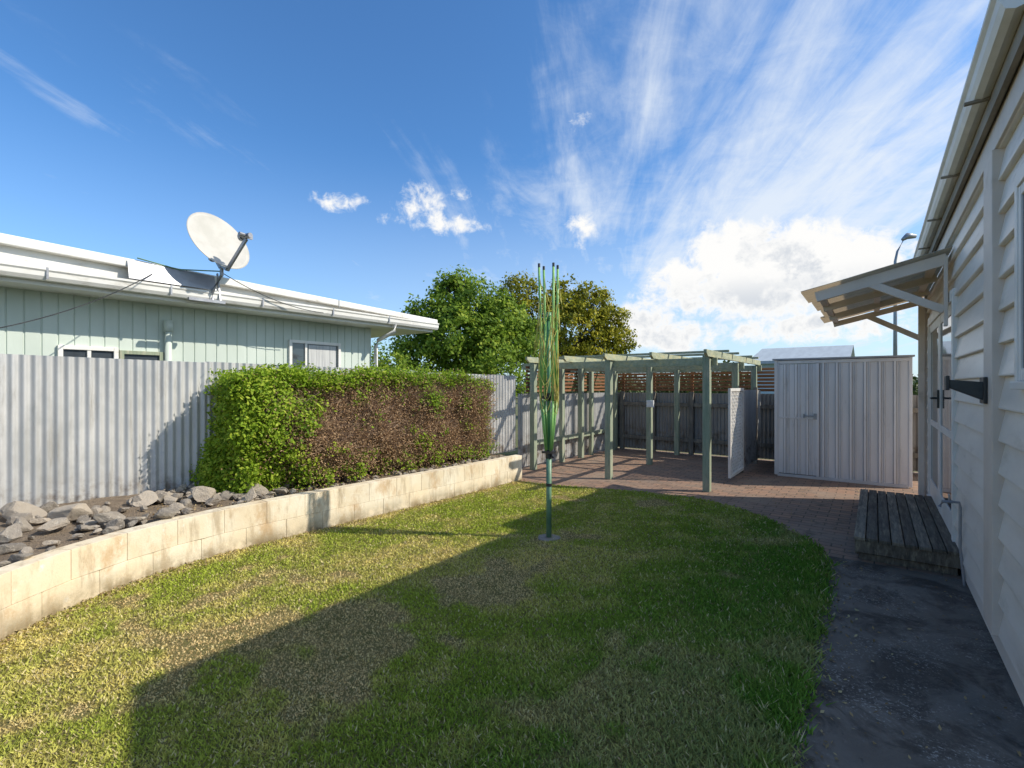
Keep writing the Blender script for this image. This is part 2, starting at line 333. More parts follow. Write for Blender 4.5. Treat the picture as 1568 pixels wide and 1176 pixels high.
def rock(x,y,z,s,r=None,flat=.62):
    sd=random.random()*50; sc=(s*random.uniform(.8,1.4),s*random.uniform(.7,1.15),s*flat*random.uniform(.8,1.3))
    an=random.random()*6.28; ca,sa=math.cos(an),math.sin(an); tl=random.uniform(-.4,.4); out=[]
    planes=[(Vector((random.gauss(0,1),random.gauss(0,1),random.gauss(0,1))).normalized(),random.uniform(.45,.78)) for _ in range(12)]
    for v in iv:
        q=v.copy()
        for pl,h in planes:
            dd=q.dot(pl)
            if dd>h: q=q-pl*(dd-h)*.95
        q=q*(1.15+.10*mnoise.noise(v*1.7+Vector((sd,0,0)))+.06*mnoise.noise(v*5+Vector((sd,3,0))))
        X=q.x*sc[0];Y=q.y*sc[1];Z=q.z*sc[2]+X*tl
        out.append((x+X*ca-Y*sa,y+X*sa+Y*ca,z+Z))
    g.add(out,ifc,r if r is not None else random.random()**1.3)
for i in range(330):
    y=random.uniform(-2.6,2.9); w=float(np.interp(y,seg_y,seg_x)); f=fx(y)
    u=random.random(); x=(w-.2)*(1-u)+(f+.10)*u; s=random.choice([.025,.03,.035,.045,.05,.06,.075])
    rock(x,y,.40+.08*u+s*.3,s,None,.64)
for (x,y,s,r) in [(-5.55,1.05,.16,.95),(-5.15,.62,.11,.5),(-5.75,1.62,.12,.95),(-5.2,1.25,.09,.35),(-5.45,2.05,.11,.8),(-5.05,1.6,.08,.2),(-5.9,.8,.12,.65),(-5.1,.15,.13,.6),(-5.6,.3,.14,.8),(-5.35,2.5,.09,.5),(-5.1,2.35,.08,.7),(-5.3,.9,.10,.7)]:
    rock(x,y,.44+s*.4,s,r,.66)
for i in range(90):
    y=random.uniform(2.4,6.5); w=float(np.interp(y,seg_y,seg_x)); rock(w-.16-random.random()*.35,y,.40,random.uniform(.02,.05),random.random()*.6)
g.obj('garden_rocks',ROCK)
# leaf litter
n=1500; Y=rng.uniform(-.5,6.6,n); W_=np.interp(Y,seg_y,seg_x); X=W_+np.abs(rng.normal(0,.09,n))+.01; m_=rng.random(n)<.12; X[m_]=rng.uniform(-4.6,-.1,m_.sum())
C1=np.stack([X,Y,np.full(n,.026)],1); n=900; Y=rng.uniform(5.6,11,n); X=rng.uniform(-5.2,.4,n); C2=np.stack([X,Y,np.full(n,.012)],1)
n=500; Y=rng.uniform(1,5.4,n); X=np.where(rng.random(n)<.6,-.3+np.abs(rng.normal(0,.10,n)),rng.uniform(-.3,.55,n)); C3=np.stack([X,Y,np.full(n,.012)],1)
n=1300; Y=rng.uniform(1.5,6.5,n); X=np.interp(Y,seg_y,seg_x)-.15-rng.random(n)*.6; C4=np.stack([X,Y,np.full(n,.43)],1)
C=np.concatenate([C1,C2,C3,C4]); np_mesh('leaf_litter',leafquads(C,np.tile([0,0,2.5],(len(C),1)),.024,.5),4,LITTER)
# ------------------------------------------------------------ left corrugated fence
fe=empty('corrugated_fence')
cuts=[-8,-4.6,-1.05,2.32,5.2,7.35]
for i in range(len(cuts)-1):
    a,b_=cuts[i],cuts[i+1]; zt=lambda y: 1.885-.105*(y-.7)/6.6+(.012 if i%2 else 0)
    corr('sheet_%d'%i,(fx(a)-(.012 if i%2 else 0),a-.03),(fx(b_)-(.012 if i%2 else 0),b_+.03),(.36,.36),(zt(a),zt(b_)),FENCE,fe)
g=G()
for z in (.7,1.65): g.beam((fx(-8)-.06,-8,z),(fx(7.3)-.06,7.3,z-.08),.05,.09)
y=-7.5
while y<7.4: g.box(fx(y)-.19,fx(y)-.095,y-.05,y+.05,0,1.8); y+=2.4
g.obj('rails_posts',GREY,fe)
sf=empty('side_fence')
corr('sheet',(-5.42,7.4),(-5.28,11.5),(.03,.03),(1.44,1.42),FENCE,sf)
g=G()
for y in (8.7,10.0,11.3): g.box(-5.27,-5.19,y-.05,y+.05,0,1.98)
g.box(-5.27,-5.22,7.6,11.4,.45,.54); g.obj('posts',PERG,sf,bev=.004)
g=G(); z=1.47
while z<1.95: g.box(-5.31,-5.29,7.5,11.44,z,z+.045); z+=.075
g.obj('slats',SLAT,sf)
bf=empty('back_fence')
corr('sheet',(-5.28,11.5),(3.5,11.5),(.03,.03),(1.42,1.42),FENCEB,bf)
g=G()
for x in (-5.1,-4.3,-3.4,-2.5,-1.6,-.7,.5,2): g.box(x-.05,x+.05,11.38,11.47,0,1.45)
g.box(-5.2,3.4,11.405,11.45,.28,.37); g.box(-5.2,3.4,11.405,11.45,1.1,1.19); g.obj('rails_posts',GREY,bf,bev=.004)
g=G(); z=1.47
while z<1.98: g.box(-5.25,-1.0,11.46,11.48,z,z+.055); z+=.075
for x in (-5.1,-4.3,-3.4,-2.5,-1.6): g.box(x-.03,x+.03,11.482,11.51,1.4,2.0)
g.obj('slats',SLAT,bf)
# ------------------------------------------------------------ pergola
pg=empty('pergola'); g=G()
for x in (-5.2,-3.64,-2.03):
    for y in (7.6,9.46,11.15):
        g.box(x-.052,x+.052,y-.052,y+.052,0,2.06 if y<8 else 2.0)
g.obj('posts',PERG,pg,bev=.006); g=G()
for y in (7.6,9.46,11.15): g.box(-5.5,-1.9,y+.055,y+.10,1.90,2.02)
for x in (-5.14,-4.42,-3.58,-2.83,-1.97):
    y0,y1=7.28,11.4; z0,z1=2.023,2.125
    if x in (-4.42,-2.83): y0=7.4
    g.add([(x-.022,y0,z0+.05),(x-.022,y0+.08,z0),(x-.022,y1,z0),(x-.022,y1,z1),(x-.022,y0,z1),(x+.022,y0,z0+.05),(x+.022,y0+.08,z0),(x+.022,y1,z0),(x+.022,y1,z1),(x+.022,y0,z1)],
      [(4,3,2,1,0),(5,6,7,8,9),(0,1,6,5),(1,2,7,6),(2,3,8,7),(3,4,9,8),(4,0,5,9)])
for y in (8.2,8.9,10.0,10.6): g.box(-5.4,-1.85,y-.02,y+.02,2.127,2.165)
g.obj('beams',PERGT,pg,bev=.004)
g=G(); g.box(-3.66,-3.52,9.35,9.40,1.16,1.30); g.box(-3.645,-3.535,9.34,9.352,1.17,1.29); g.obj('switch_box',ALU,pg,bev=.004)
# lattice screen
ls=empty('lattice_screen'); g=G(); X=-1.93;y0,y1,z0,z1=8.56,9.58,.06,1.55
for a in ((y0,y0+.05),(y1-.05,y1)): g.box(X-.02,X+.02,a[0],a[1],z0,z1)
g.box(X-.019,X+.019,y0+.05,y1-.05,z0,z0+.05); g.box(X-.019,X+.019,y0+.05,y1-.05,z1-.05,z1); g.obj('frame',WHITE,ls)
for sgn in (1,-1):
    g=G(); c0=-3.0
    while c0<3:
        pts=[(yy,(z0+z1)/2+sgn*(yy-(y0+y1)/2)+c0) for yy in (y0+.04,y1-.04)]
        (ya,za),(yb,zb)=pts
        ts=[0,1]; lo,hi=z0+.04,z1-.04
        for lim in (lo,hi):
            if (za-lim)*(zb-lim)<0: ts.append((lim-za)/(zb-za))
        ts=[q for q in ts if lo-1e-4<=za+(zb-za)*q<=hi+1e-4]
        if len(ts)>=2 and max(ts)-min(ts)>.03:
            f=lambda u:(X+sgn*.006,ya+(yb-ya)*u,za+(zb-za)*u)
            g.beam(f(min(ts)),f(max(ts)),.026,.008,up=(1,0,0))
        c0+=.11
    g.obj('slats_%d'%(1 if sgn>0 else 2),WHITE,ls)
cs=empty('corrugated_screen'); corr('sheet',(-1.95,9.62),(-1.95,11.35),(.08,.08),(1.52,1.5),FENCE,cs)
g=G(); g.box(-2.0,-1.93,9.6,9.66,0,1.56); g.box(-2.0,-1.93,10.9,10.97,0,1.56); g.obj('posts',GREY,cs)
# ------------------------------------------------------------ garden shed
sh=empty('garden_shed'); x0,x1,y0,y1,zt=-1.42,.45,9.7,11.2,2.03
def ribbed(name,a,b_,z0,z1,off,pitch=.19,start=.06):
    a=Vector(a);b_=Vector(b_);d=(b_-a);Ln=d.length;d.normalize();n=Vector((d.y,-d.x,0))*off
    prof=[(0,0,1)];s=start
    while s<Ln-.05:
        prof+= [(s-.024,0,.15),(s-.014,1,1),(s+.014,1,.0),(s+.024,0,.75)]  # third value is painted shade: dark flanks, bright crest
        if s+.07<Ln: prof+=[(s+.050,0,.3),(s+.056,.5,1),(s+.066,.5,.1),(s+.072,0,.85)]
        s+=pitch
    prof.append((Ln,0,1)); P=[a+d*q+n*h for q,h,_ in prof]; m=len(P); g=G()
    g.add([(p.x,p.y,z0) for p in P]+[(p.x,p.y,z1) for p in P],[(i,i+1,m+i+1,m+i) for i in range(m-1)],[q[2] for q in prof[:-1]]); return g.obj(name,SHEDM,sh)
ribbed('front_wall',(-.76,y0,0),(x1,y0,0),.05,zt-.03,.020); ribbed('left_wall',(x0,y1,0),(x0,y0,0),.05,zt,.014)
ribbed('right_wall',(x1,y0,0),(x1,y1,0),.05,zt,.014); ribbed('back_wall',(x1,y1,0),(x0,y1,0),.05,zt,.014)
ribbed('door_panel',(x0+.06,y0-.016,0),(-.80,y0-.016,0),.06,zt-.06,.013,.17,.09)
g=G(); g.box(x0-.012,x0+.035,y0-.03,y0+.03,.02,zt+.01,.9); g.box(-.80,-.760,y0-.034,y0+.01,.05,zt-.052,.95); g.box(-.755,-.745,y0-.014,y0+.005,.05,zt-.052,0); g.box(x1-.03,x1+.012,y0-.02,y0+.03,.02,zt+.01,.9)
g.box(x0+.035,x1-.03,y0-.024,y0+.01,zt-.05,zt+.005,.9); g.box(x0+.06,-.80,y0-.034,y0-.016,1.02,1.05,.8); g.box(x0+.036,x1-.031,y0-.026,y0+.01,.0,.048,.6)
g.box(x0+.036,x0+.06,y0-.032,y0-.013,.05,zt-.052,.8); g.obj('trims',SHEDM,sh,bev=.003)
g=G(); g.box(-.99,-.80,y0-.06,y0-.04,1.065,1.085); g.box(-.99,-.97,y0-.06,y0-.005,1.04,1.11); g.box(-.84,-.79,y0-.05,y0-.035,1.02,1.12); g.obj('handle',STEEL,sh,bev=.003)
g=G(); g.add([(x0-.04,y0-.06,zt+.012),(x1+.04,y0-.06,zt+.012),(x1+.04,y1+.05,zt+.06),(x0-.04,y1+.05,zt+.06),(x0-.04,y0-.06,zt+.04),(x1+.04,y0-.06,zt+.04),(x1+.04,y1+.05,zt+.09),(x0-.04,y1+.05,zt+.09)],
   [(0,3,2,1),(4,5,6,7),(0,1,5,4),(1,2,6,5),(2,3,7,6),(3,0,4,7)],0.0); g.obj('roof',SHEDM,sh)
# ------------------------------------------------------------ weatherboard house
ho=empty('weatherboard_house'); WX=.6; HY0,HY1=3.05,8.72
door=(5.86,8.20,.20,2.36); win=(3.13,3.35,1.68,2.56); openings=[door,win]
g=G(); z=.17; P=.185
def boardrow(g,ya,yb,z,ztop):
    xo,xi=WX-.040,WX-.010
    g.add([(WX,ya,z),(xo+.006,ya,z),(xo,ya,z+.004),(xo,ya,z+.012),(xi,ya,ztop),(WX,ya,ztop),(WX,yb,z),(xo+.006,yb,z),(xo,yb,z+.004),(xo,yb,z+.012),(xi,yb,ztop),(WX,yb,ztop)],
      [(0,1,2,3,4,5),(11,10,9,8,7,6),(0,6,7,1),(1,7,8,2),(2,8,9,3),(3,9,10,4),(4,10,11,5)])
while z<2.95:
    ivs=[(HY0,HY1)]
    for (a,b_,c_,d_) in openings:
        if z+P>c_+.02 and z<d_-.02:
            new=[]
            for (u,w) in ivs:
                if b_<=u or a>=w: new.append((u,w)); continue
                if a>u: new.append((u,a))
                if b_<w: new.append((b_,w))
            ivs=new
    for (u,w) in ivs: boardrow(g,u,w,z,min(z+P-.0005,2.97))
    z+=P
g.obj('weatherboards',BOARD,ho)
g=G(); z=.17
while z<4.2:
    def xr(zz): 
        if zz<3.2: return WX,7.0
        k=(zz-3.25)/.325; return .5+k,7.1-k
    a,b_=xr(z+P)
    if b_-a>.1:
        for (yy,s) in ((HY0,-1),(HY1,1)):
            g.add([(a,yy,z),(a,yy+s*.028,z),(a,yy+s*.008,z+P-.001),(a,yy,z+P-.001),(b_,yy,z),(b_,yy+s*.028,z),(b_,yy+s*.008,z+P-.001),(b_,yy,z+P-.001)],[(0,1,2,3),(7,6,5,4),(0,4,5,1),(1,5,6,2),(2,6,7,3)])
    z+=P
g.obj('end_weatherboards',BOARD,ho)
g=G(); g.box(WX+.075,7.0,HY0+.01,HY1-.01,.0,3.15)
def slab(y0,y1,z0,z1): g.box(WX+.001,WX+.07,y0,y1,z0,z1)
slab(HY0+.012,win[0],.14,3.14); slab(win[0],win[1],.14,win[2]); slab(win[0],win[1],win[3],3.14); slab(win[1],door[0],.14,3.14); slab(door[0],door[1],door[3],3.14); slab(door[1],HY1-.012,.14,3.14)
g.obj('wall_core',TRIM,ho)
g=G(); g.box(WX-.020,WX+.07,HY0,HY1,.03,.166); g.box(WX+.0,WX+.072,HY0,HY1,-.02,.029); g.obj('base_plinth',BOARD,ho,bev=.004)
g=G()
g.box(WX-.055,WX-.008,HY0-.02,HY1+.02,2.95,3.115)
g.box(WX-.066,WX-.006,3.86,4.13,.17,2.948)
g.box(WX-.060,WX+.02,HY1-.09,HY1+.03,.02,2.948); g.box(WX-.060,WX+.02,HY0-.03,HY0+.02,.02,2.948)
g.obj('cover_boards',TRIM,ho,bev=.004)
g=G(); a,b_,c_,d_=win
g.box(WX-.050,WX-.005,a-.05,a,c_-.06,d_+.07);g.box(WX-.050,WX-.005,b_,b_+.055,c_-.06,d_+.07);g.box(WX-.053,WX-.005,a,b_,d_,d_+.07);g.box(WX-.065,WX-.005,a-.06,b_+.065,c_-.10,c_-.062)
g.box(WX-.045,WX+.03,a,a+.045,c_-.06,d_);g.box(WX-.045,WX+.03,b_-.045,b_,c_-.06,d_);g.box(WX-.043,WX+.03,a+.045,b_-.045,d_-.05,d_);g.box(WX-.043,WX+.03,a+.045,b_-.045,c_-.06,c_)
a,b_,c_,d_=door
g.box(WX-.052,WX-.005,a-.09,a,c_-.02,d_+.10);g.box(WX-.052,WX-.005,b_,b_+.09,c_-.02,d_+.10);g.box(WX-.056,WX-.005,a,b_,d_,d_+.10);g.box(WX-.07,WX+.03,a,b_,c_-.05,c_)
g.obj('window_door_trims',WHITE,ho,bev=.004)
g=G(); n=2; w=(b_-a)/n
for i in range(n):
    u,v=a+i*w,a+(i+1)*w
    g.box(WX-.040,WX+.03,u+.002,u+.11,c_,d_);g.box(WX-.040,WX+.03,v-.11,v-.002,c_,d_);g.box(WX-.038,WX+.028,u+.11,v-.11,d_-.1,d_);g.box(WX-.038,WX+.028,u+.11,v-.11,c_,c_+.22);g.box(WX-.036,WX+.026,u+.11,v-.11,1.10,1.17)
g.obj('doors',WHITE,ho,bev=.003)
g=G(); g.box(WX-.030,WX-.024,a+.05,b_-.05,c_+.1,d_-.05); g.box(WX-.036,WX-.030,win[0]+.02,win[1]-.02,win[2]-.04,win[3]-.02); g.obj('glazing',GLASS,ho)
g=G(); g.box(WX-.060,WX-.041,7.00,7.04,1.35,1.55); g.tube([(WX-.05,7.02,1.46),(WX-.11,7.02,1.46),(WX-.11,6.90,1.46)],.012,8)
g.obj('door_handle',BLACK,ho,bev=.003)
# roof
EX,EZ=.47,3.30; RX=3.8; RZ=EZ+(RX-EX)*.325; g=G(); Ya,Yb=2.9,8.8
for sx in (0,1):
    xa,xb=(EX,RX) if sx==0 else (RX*2-EX,RX)
    g.add([(xa,Ya,EZ),(xa,Yb,EZ),(xb,Yb,RZ),(xb,Ya,RZ),(xa,Ya,EZ-.03),(xa,Yb,EZ-.03),(xb,Yb,RZ-.03),(xb,Ya,RZ-.03)],[(0,1,2,3),(7,6,5,4),(0,4,5,1),(1,5,6,2),(3,2,6,7),(0,3,7,4)])
g.obj('roof',ROOFM,ho)
g=G(); g.box(.535,7.0,Ya+.03,Yb-.03,3.117,3.14)
g.obj('soffit',SOFFIT,ho); g=G(); g.box(.505,.53,Ya+.01,Yb-.01,3.09,3.262)
for yy in (Ya,Yb-.02):
    g.add([(.53,yy,3.09),(.53,yy,3.262),(RX,yy,RZ-.04),(7.07,yy,3.262),(7.07,yy,3.09),(RX,yy,RZ-.22),(.53,yy+.02,3.09),(.53,yy+.02,3.262),(RX,yy+.02,RZ-.04),(7.07,yy+.02,3.262),(7.07,yy+.02,3.09),(RX,yy+.02,RZ-.22)],
      [(0,1,2,5),(5,2,3,4),(11,8,7,6),(10,9,8,11),(0,6,7,1),(1,7,8,2),(2,8,9,3),(4,5,11,10),(5,0,6,11)])
g.obj('fascia',SOFFIT,ho)
prof=[(.503,3.29),(.503,3.185),(.47,3.178),(.44,3.19),(.425,3.22),(.418,3.255),(.402,3.27),(.402,3.29),(.41,3.296),(.416,3.285),(.43,3.25),(.445,3.205),(.495,3.195),(.495,3.29)]
g=G(); n=len(prof); g.add([(x,Ya-.02,z) for x,z in prof]+[(x,Yb+.02,z) for x,z in prof],[(i,n+i,n+(i+1)%n,(i+1)%n) for i in range(n)]+[(0,1,2,3,4,5,6,7)[::-1],tuple(n+i for i in range(8))]); g.obj('gutter',WHITE,ho)
g=G()
for y in (3.7,4.9,6.1,7.3,8.5): g.box(.400,.503,y-.012,y+.012,3.170,3.184)
g.obj('gutter_brackets',SOFFIT,ho)
# awning
aw=ho; g=G(); ny=int(2.95/.076*8); ya=5.92; AZo,AZi=2.585,2.86; AXo=-.60
def az(x): return AZo+(AZi-AZo)*(x-AXo)/(WX-.03-AXo)
vs=[]; xs=[AXo,-.3,0,.3,WX-.035]
for i in range(ny+1):
    y=ya+2.95*i/ny; o=.011*math.sin(2*math.pi*(y-ya)/.076); sg=int((y-ya)/.76)
    for x in xs: vs.append((x+(.03*((sg*7)%3-1) if x==AXo else 0),y,az(x)+o+.02*(-.3*(y-ya)) ))
k=len(xs); g.add(vs,[(i*k+j,i*k+j+1,(i+1)*k+j+1,(i+1)*k+j) for i in range(ny) for j in range(k-1)]); g.obj('awning_sheet',AWN,aw,smooth=True)
g=G()
for i,y in enumerate((6.0,6.93,7.86,8.72)): 
    dz=-.006*(y-6)-.015; g.beam((-.50,y,az(-.5)-.065+dz),(WX-.067,y,az(WX-.06)-.068+dz),.045,.105 if i==0 else .075)
for x in (-.47,.02,.46): g.beam((x,6.03,az(x)-.045-.0),(x,8.70,az(x)-.045-.016),.065,.045)
g.beam((WX-.087,6.0,2.30),(-.08,6.0,2.635),.04,.07); g.beam((WX-.087,8.72,2.24),(-.08,8.72,2.60),.04,.07)
g.box(WX-.09,WX-.062,5.97,6.04,2.15,2.80)
g.box(WX-.13,WX-.062,8.60,8.625,.0,2.74)
g.obj('awning_frame',TRIM,aw,bev=.003)
tp=empty('garden_tap'); g=G(); g.tube([(WX-.03,5.25,0),(WX-.055,5.25,.3),(WX-.055,5.25,.62),(WX-.06,5.25,.66),(WX-.12,5.25,.66)],.010,8); g.tube([(WX-.10,5.25,.66),(WX-.16,5.25,.655),(WX-.18,5.25,.61)],.013,8); g.tube([(WX-.12,5.25,.66),(WX-.12,5.25,.71)],.008,6); g.tube([(WX-.12,5.22,.712),(WX-.12,5.28,.712)],.008,6); g.obj('tap_body',STEEL,tp,smooth=False)
hh=empty('hose_hanger'); g=G(); g.box(WX-.085,WX-.067,3.98,4.12,1.49,1.65)
g.add([(WX-.08,4.0,1.62),(WX-.08,4.10,1.62),(WX-.08,4.10,1.51),(WX-.08,4.0,1.51),(WX-.235,4.01,1.635),(WX-.235,4.09,1.635),(WX-.235,4.09,1.585),(WX-.235,4.01,1.585)],[(0,1,2,3),(7,6,5,4),(0,4,5,1),(1,5,6,2),(2,6,7,3),(3,7,4,0)])
g.box(WX-.25,WX-.232,4.0,4.10,1.57,1.66); g.obj('bracket',BLACK,hh,bev=.004)
# deck step
dk=empty('timber_step_deck'); g=G(); X0,X1,Y0,Y1,Z=-.16,.575,5.44,7.98,.215
n=8; w=(X1-X0)/n
for i in range(n): g.box(X0+i*w+.004,X0+(i+1)*w-.004,Y0-.02+random.uniform(-.006,.006),Y1,Z-.028,Z+random.uniform(-.002,.002))
g.box(X0+.015,X1,Y0,Y0+.035,.075,Z-.03); g.box(X0+.01,X0+.045,Y0+.037,Y1-.01,.045,Z-.03); g.box(X0+.01,X1,Y1-.04,Y1-.01,.02,Z-.03)
for x in (X0+.06,.15,.45): g.box(x,x+.08,Y0+.05,Y0+.13,0,Z-.04)
g.box(X0+.04,X1-.02,Y0+.045,Y1-.06,0,.06); g.obj('boards',DECK,dk,bev=.004)
# ------------------------------------------------------------ neighbour house
nb=empty('neighbour_house'); NX=-8.1; g=G(); NY0,NY1=-7,6.06
g.box(-15,NX-.02,NY0,NY1-.01,0,2.74)
y=NY0
prof=[]
while y<NY1-.02:
    prof+=[(y,0),(y+.006,-.012),(y+.014,-.012),(y+.02,0)]; y+=.15
prof.append((NY1,0)); m=len(prof)
g.add([(NX+h,yy,0.1) for yy,h in prof]+[(NX+h,yy,2.745) for yy,h in prof],[(i,i+1,m+i+1,m+i) for i in range(m-1)],.5)
g.add([(NX,NY1,.1),(-15,NY1,.1),(-15,NY1,2.745),(NX,NY1,2.745)],[(0,1,2,3)]); g.obj('walls',MINT,nb)
def rz(y): return 3.24-.0357*(y-.9)
g=G(); g.add([(-7.52,-7.5,rz(-7.5)),(-7.52,7.35,rz(7.35)),(-16,7.35,rz(7.35)),(-16,-7.5,rz(-7.5)),(-7.52,-7.5,rz(-7.5)-.13),(-7.52,7.35,rz(7.35)-.10),(-16,7.35,rz(7.35)-.10),(-16,-7.5,rz(-7.5)-.13)],[(0,1,2,3),(7,6,5,4),(0,4,5,1),(1,5,6,2),(2,6,7,3),(3,7,4,0)])
g.obj('roof',NWHITE,nb,bev=.012)
g=G(); g.box(-7.62,-7.6,-7.5,7.28,2.74,2.90); g.add([(-7.61,-7.4,2.9),(-7.61,7.25,2.9),(-7.61,7.25,rz(7.3)-.1),(-7.61,-7.4,rz(-7.4)-.13)],[(0,1,2,3)]); g.box(-16,-7.62,7.25,7.28,2.74,2.92); g.box(-16,-7.622,-7.4,7.248,2.742,2.752); g.obj('fascia_soffit',NWHITE,nb)
g=G()
for y in np.arange(-6.8,7.2,2.35): g.box(-7.523,-7.512,y,y+.012,rz(y)-.125,rz(y)+.004)
for y in np.arange(-6,7.2,1.2): g.box(-7.47,-7.452,y,y+.02,2.80,2.93)
g.obj('flashing_joints',STEEL,nb)
g=G(); g.add([(-7.505,1.95,rz(2)-.02),(-7.505,2.95,rz(3)-.02),(-7.44,2.95,2.94),(-7.44,1.95,2.94)],[(0,1,2,3)]); g.obj('flashing_patch',STEEL,nb)
gp=[(-7.597,2.92),(-7.597,2.80),(-7.56,2.785),(-7.50,2.79),(-7.475,2.83),(-7.47,2.88),(-7.455,2.90),(-7.455,2.925),(-7.47,2.925),(-7.59,2.83)]
g=G(); n=len(gp); g.add([(x,-7.5,z) for x,z in gp]+[(x,7.33,z) for x,z in gp],[(i,(i+1)%n,n+(i+1)%n,n+i)[::-1] for i in range(n)]+[tuple(range(n)),tuple(range(n,2*n))[::-1]]); g.obj('gutter',NWHITE,nb)
g=G(); g.tube([(-7.53,6.2,2.80),(-7.53,6.2,2.66),(-7.95,6.12,2.50),(-8.02,6.12,2.40),(-8.02,6.12,.2)],.04,10); g.obj('downpipe',NWHITE,nb,smooth=True)
g=G(); g.tube([(-8.04,2.56,.2),(-8.04,2.56,2.36)],.045,10); g.tube([(-8.04,2.56,2.36),(-8.04,2.56,2.52)],.06,10); g.obj('vent_pipe',MINT,nb,smooth=True)
def nwin(y0,y1,z0,z1,mat=NWHITE,mull=None,glass=GLASS):
    g=G(); f=.05; X0,X1=NX-.005,NX+.045
    g.box(X0,X1,y0-f,y0,z0-f,z1+f);g.box(X0,X1,y1,y1+f,z0-f,z1+f);g.box(X0,X1-.002,y0,y1,z1,z1+f);g.box(X0,X1+.03,y0-f-.01,y1+f+.01,z0-f-.03,z0-f)
    if mull: g.box(X0,X1-.01,mull-.02,mull+.02,z0,z1)
    g.obj('window_frame',mat,nb,bev=.004); g=G(); g.box(NX+.004,NX+.010,y0,y1,z0-f,z1); g.obj('window_glass',glass,nb)
nwin(1.45,1.95,1.3,2.05,NWHITE,1.7); nwin(2.06,2.46,1.3,2.02,PERG); nwin(4.4,5.3,1.2,2.34,NWHITE,4.66)
g=G(); g.box(NX+.0105,NX+.014,4.72,5.26,1.2,2.32); g.obj('curtain',CURT,nb)
# ------------------------------------------------------------ satellite dish
sd=empty('satellite_dish'); c=Vector((-7.33,2.93,3.60)); right=Vector((.7995,.6007,0)); fwd=Vector((-.6007,.7995,0))
nrm=(right*.80-fwd*.36+Vector((0,0,.44))).normalized(); a=nrm.cross(Vector((0,0,1))).normalized(); bb=a.cross(nrm).normalized()
g=G(); R=.45; nr,na=10,48; vs=[];fs=[]
for k,sg in ((0,0.0),(1,-.006)):
    for i in range(nr+1):
        r=R*i/nr
        for j in range(na):
            an=2*math.pi*j/na; vs.append(c+a*(r*math.cos(an)*.96)+bb*(r*math.sin(an))+nrm*(.42*r*r-.05+sg))
o=(nr+1)*na
for i in range(nr):
    for j in range(na):
        j2=(j+1)%na; fs.append((i*na+j,(i+1)*na+j,(i+1)*na+j2,i*na+j2)); fs.append((o+i*na+j,o+i*na+j2,o+(i+1)*na+j2,o+(i+1)*na+j))
for j in range(na):
    j2=(j+1)%na; fs.append((nr*na+j,o+nr*na+j,o+nr*na+j2,nr*na+j2))
g.add(vs,fs); g.obj('reflector',DISHM,sd,smooth=True)
g=G(); low=c-bb*R*1.0; lnb=c+nrm*.50-bb*.24
ax=(lnb-c).normalized()
g.beam(low-nrm*.02,lnb-bb*.04,.03,.045); g.tube([lnb+ax*.10,lnb-ax*.05],.035,12); g.tube([lnb-ax*.05,lnb-ax*.09],[.05,.055],12)
g.tube([lnb+a*.05+ax*.04,lnb+a*.12+ax*.04],.025,8); g.beam(lnb-a*.10,lnb+a*.10,.03,.04); g.beam(low,low-nrm*.12+bb*.22,.06,.05)
back=c-nrm*.10-bb*.10; g.tube([back,back-nrm*.12+Vector((0,0,-.05))],.04,10)
mt=c-bb*.36-nrm*.10; foot=Vector((-7.44,2.90,2.80))
g.beam(back-nrm*.05,mt,.06,.05); g.tube([mt+Vector((0,0,.10)),mt+Vector((0,0,-.10)),foot+Vector((0,0,.12)),foot],.026,10)
g.beam(foot+Vector((0,-.3,-.02)),foot+Vector((0,.16,-.02)),.06,.04); g.beam(foot+Vector((0,.1,.0)),foot+Vector((-.1,.1,.4)),.02,.03)
g.obj('bracket_arm',STEEL,sd)
g=G(); g.tube([mt+Vector((0,0,-.05)),(-7.5,2.5,3.16),(-7.5,2.05,3.22)],.009,6); g.tube([mt+Vector((0,0,-.05)),(-7.6,2.6,3.19)],.009,6); g.obj('stays',POSTG,sd)
def cable(name,p0,p1,sag,r=.006,n=24):
    p0=Vector(p0);p1=Vector(p1);g=G(); g.tube([p0.lerp(p1,i/n)-Vector((0,0,sag*4*(i/n)*(1-i/n))) for i in range(n+1)],r,5); g.obj(name,WIRE)
cable('antenna_cable',(-7.45,2.2,3.04),(-6.35,.35,2.0),.12); cable('antenna_cable',(-7.40,3.0,3.2),(-7.43,4.6,2.82),.10)
# ------------------------------------------------------------ clothesline
cl=empty('rotary_clothesline'); cx_,cy_=-2.72,4.26
g=G(); g.tube([(cx_,cy_,0),(cx_,cy_,.88)],.028,14); g.obj('post',POSTG,cl,smooth=True)
g=G(); g.tube([(cx_,cy_,.55),(cx_,cy_,.58)],.033,14);g.tube([(cx_,cy_,.84),(cx_,cy_,.93)],.037,14); g.box(cx_-.055,cx_+.055,cy_-.055,cy_+.055,.895,.915); g.tube([(cx_+.03,cy_,.88),(cx_+.075,cy_-.04,.86)],.009,8)
g.tube([(cx_,cy_,1.44),(cx_,cy_,1.52)],.03,12); g.box(cx_-.10,cx_+.10,cy_-.012,cy_+.012,1.46,1.49); g.box(cx_-.012,cx_+.012,cy_-.10,cy_+.10,1.46,1.492); g.obj('hubs',BLACK,cl)
g=G(); g.tube([(cx_,cy_,.88),(cx_,cy_,2.30)],.020,12); g.tube([(cx_,cy_,2.28),(cx_,cy_,2.36)],.027,12); g.obj('mast',GREENP,cl,smooth=True)
g=G(); ga=G(); tips=[]
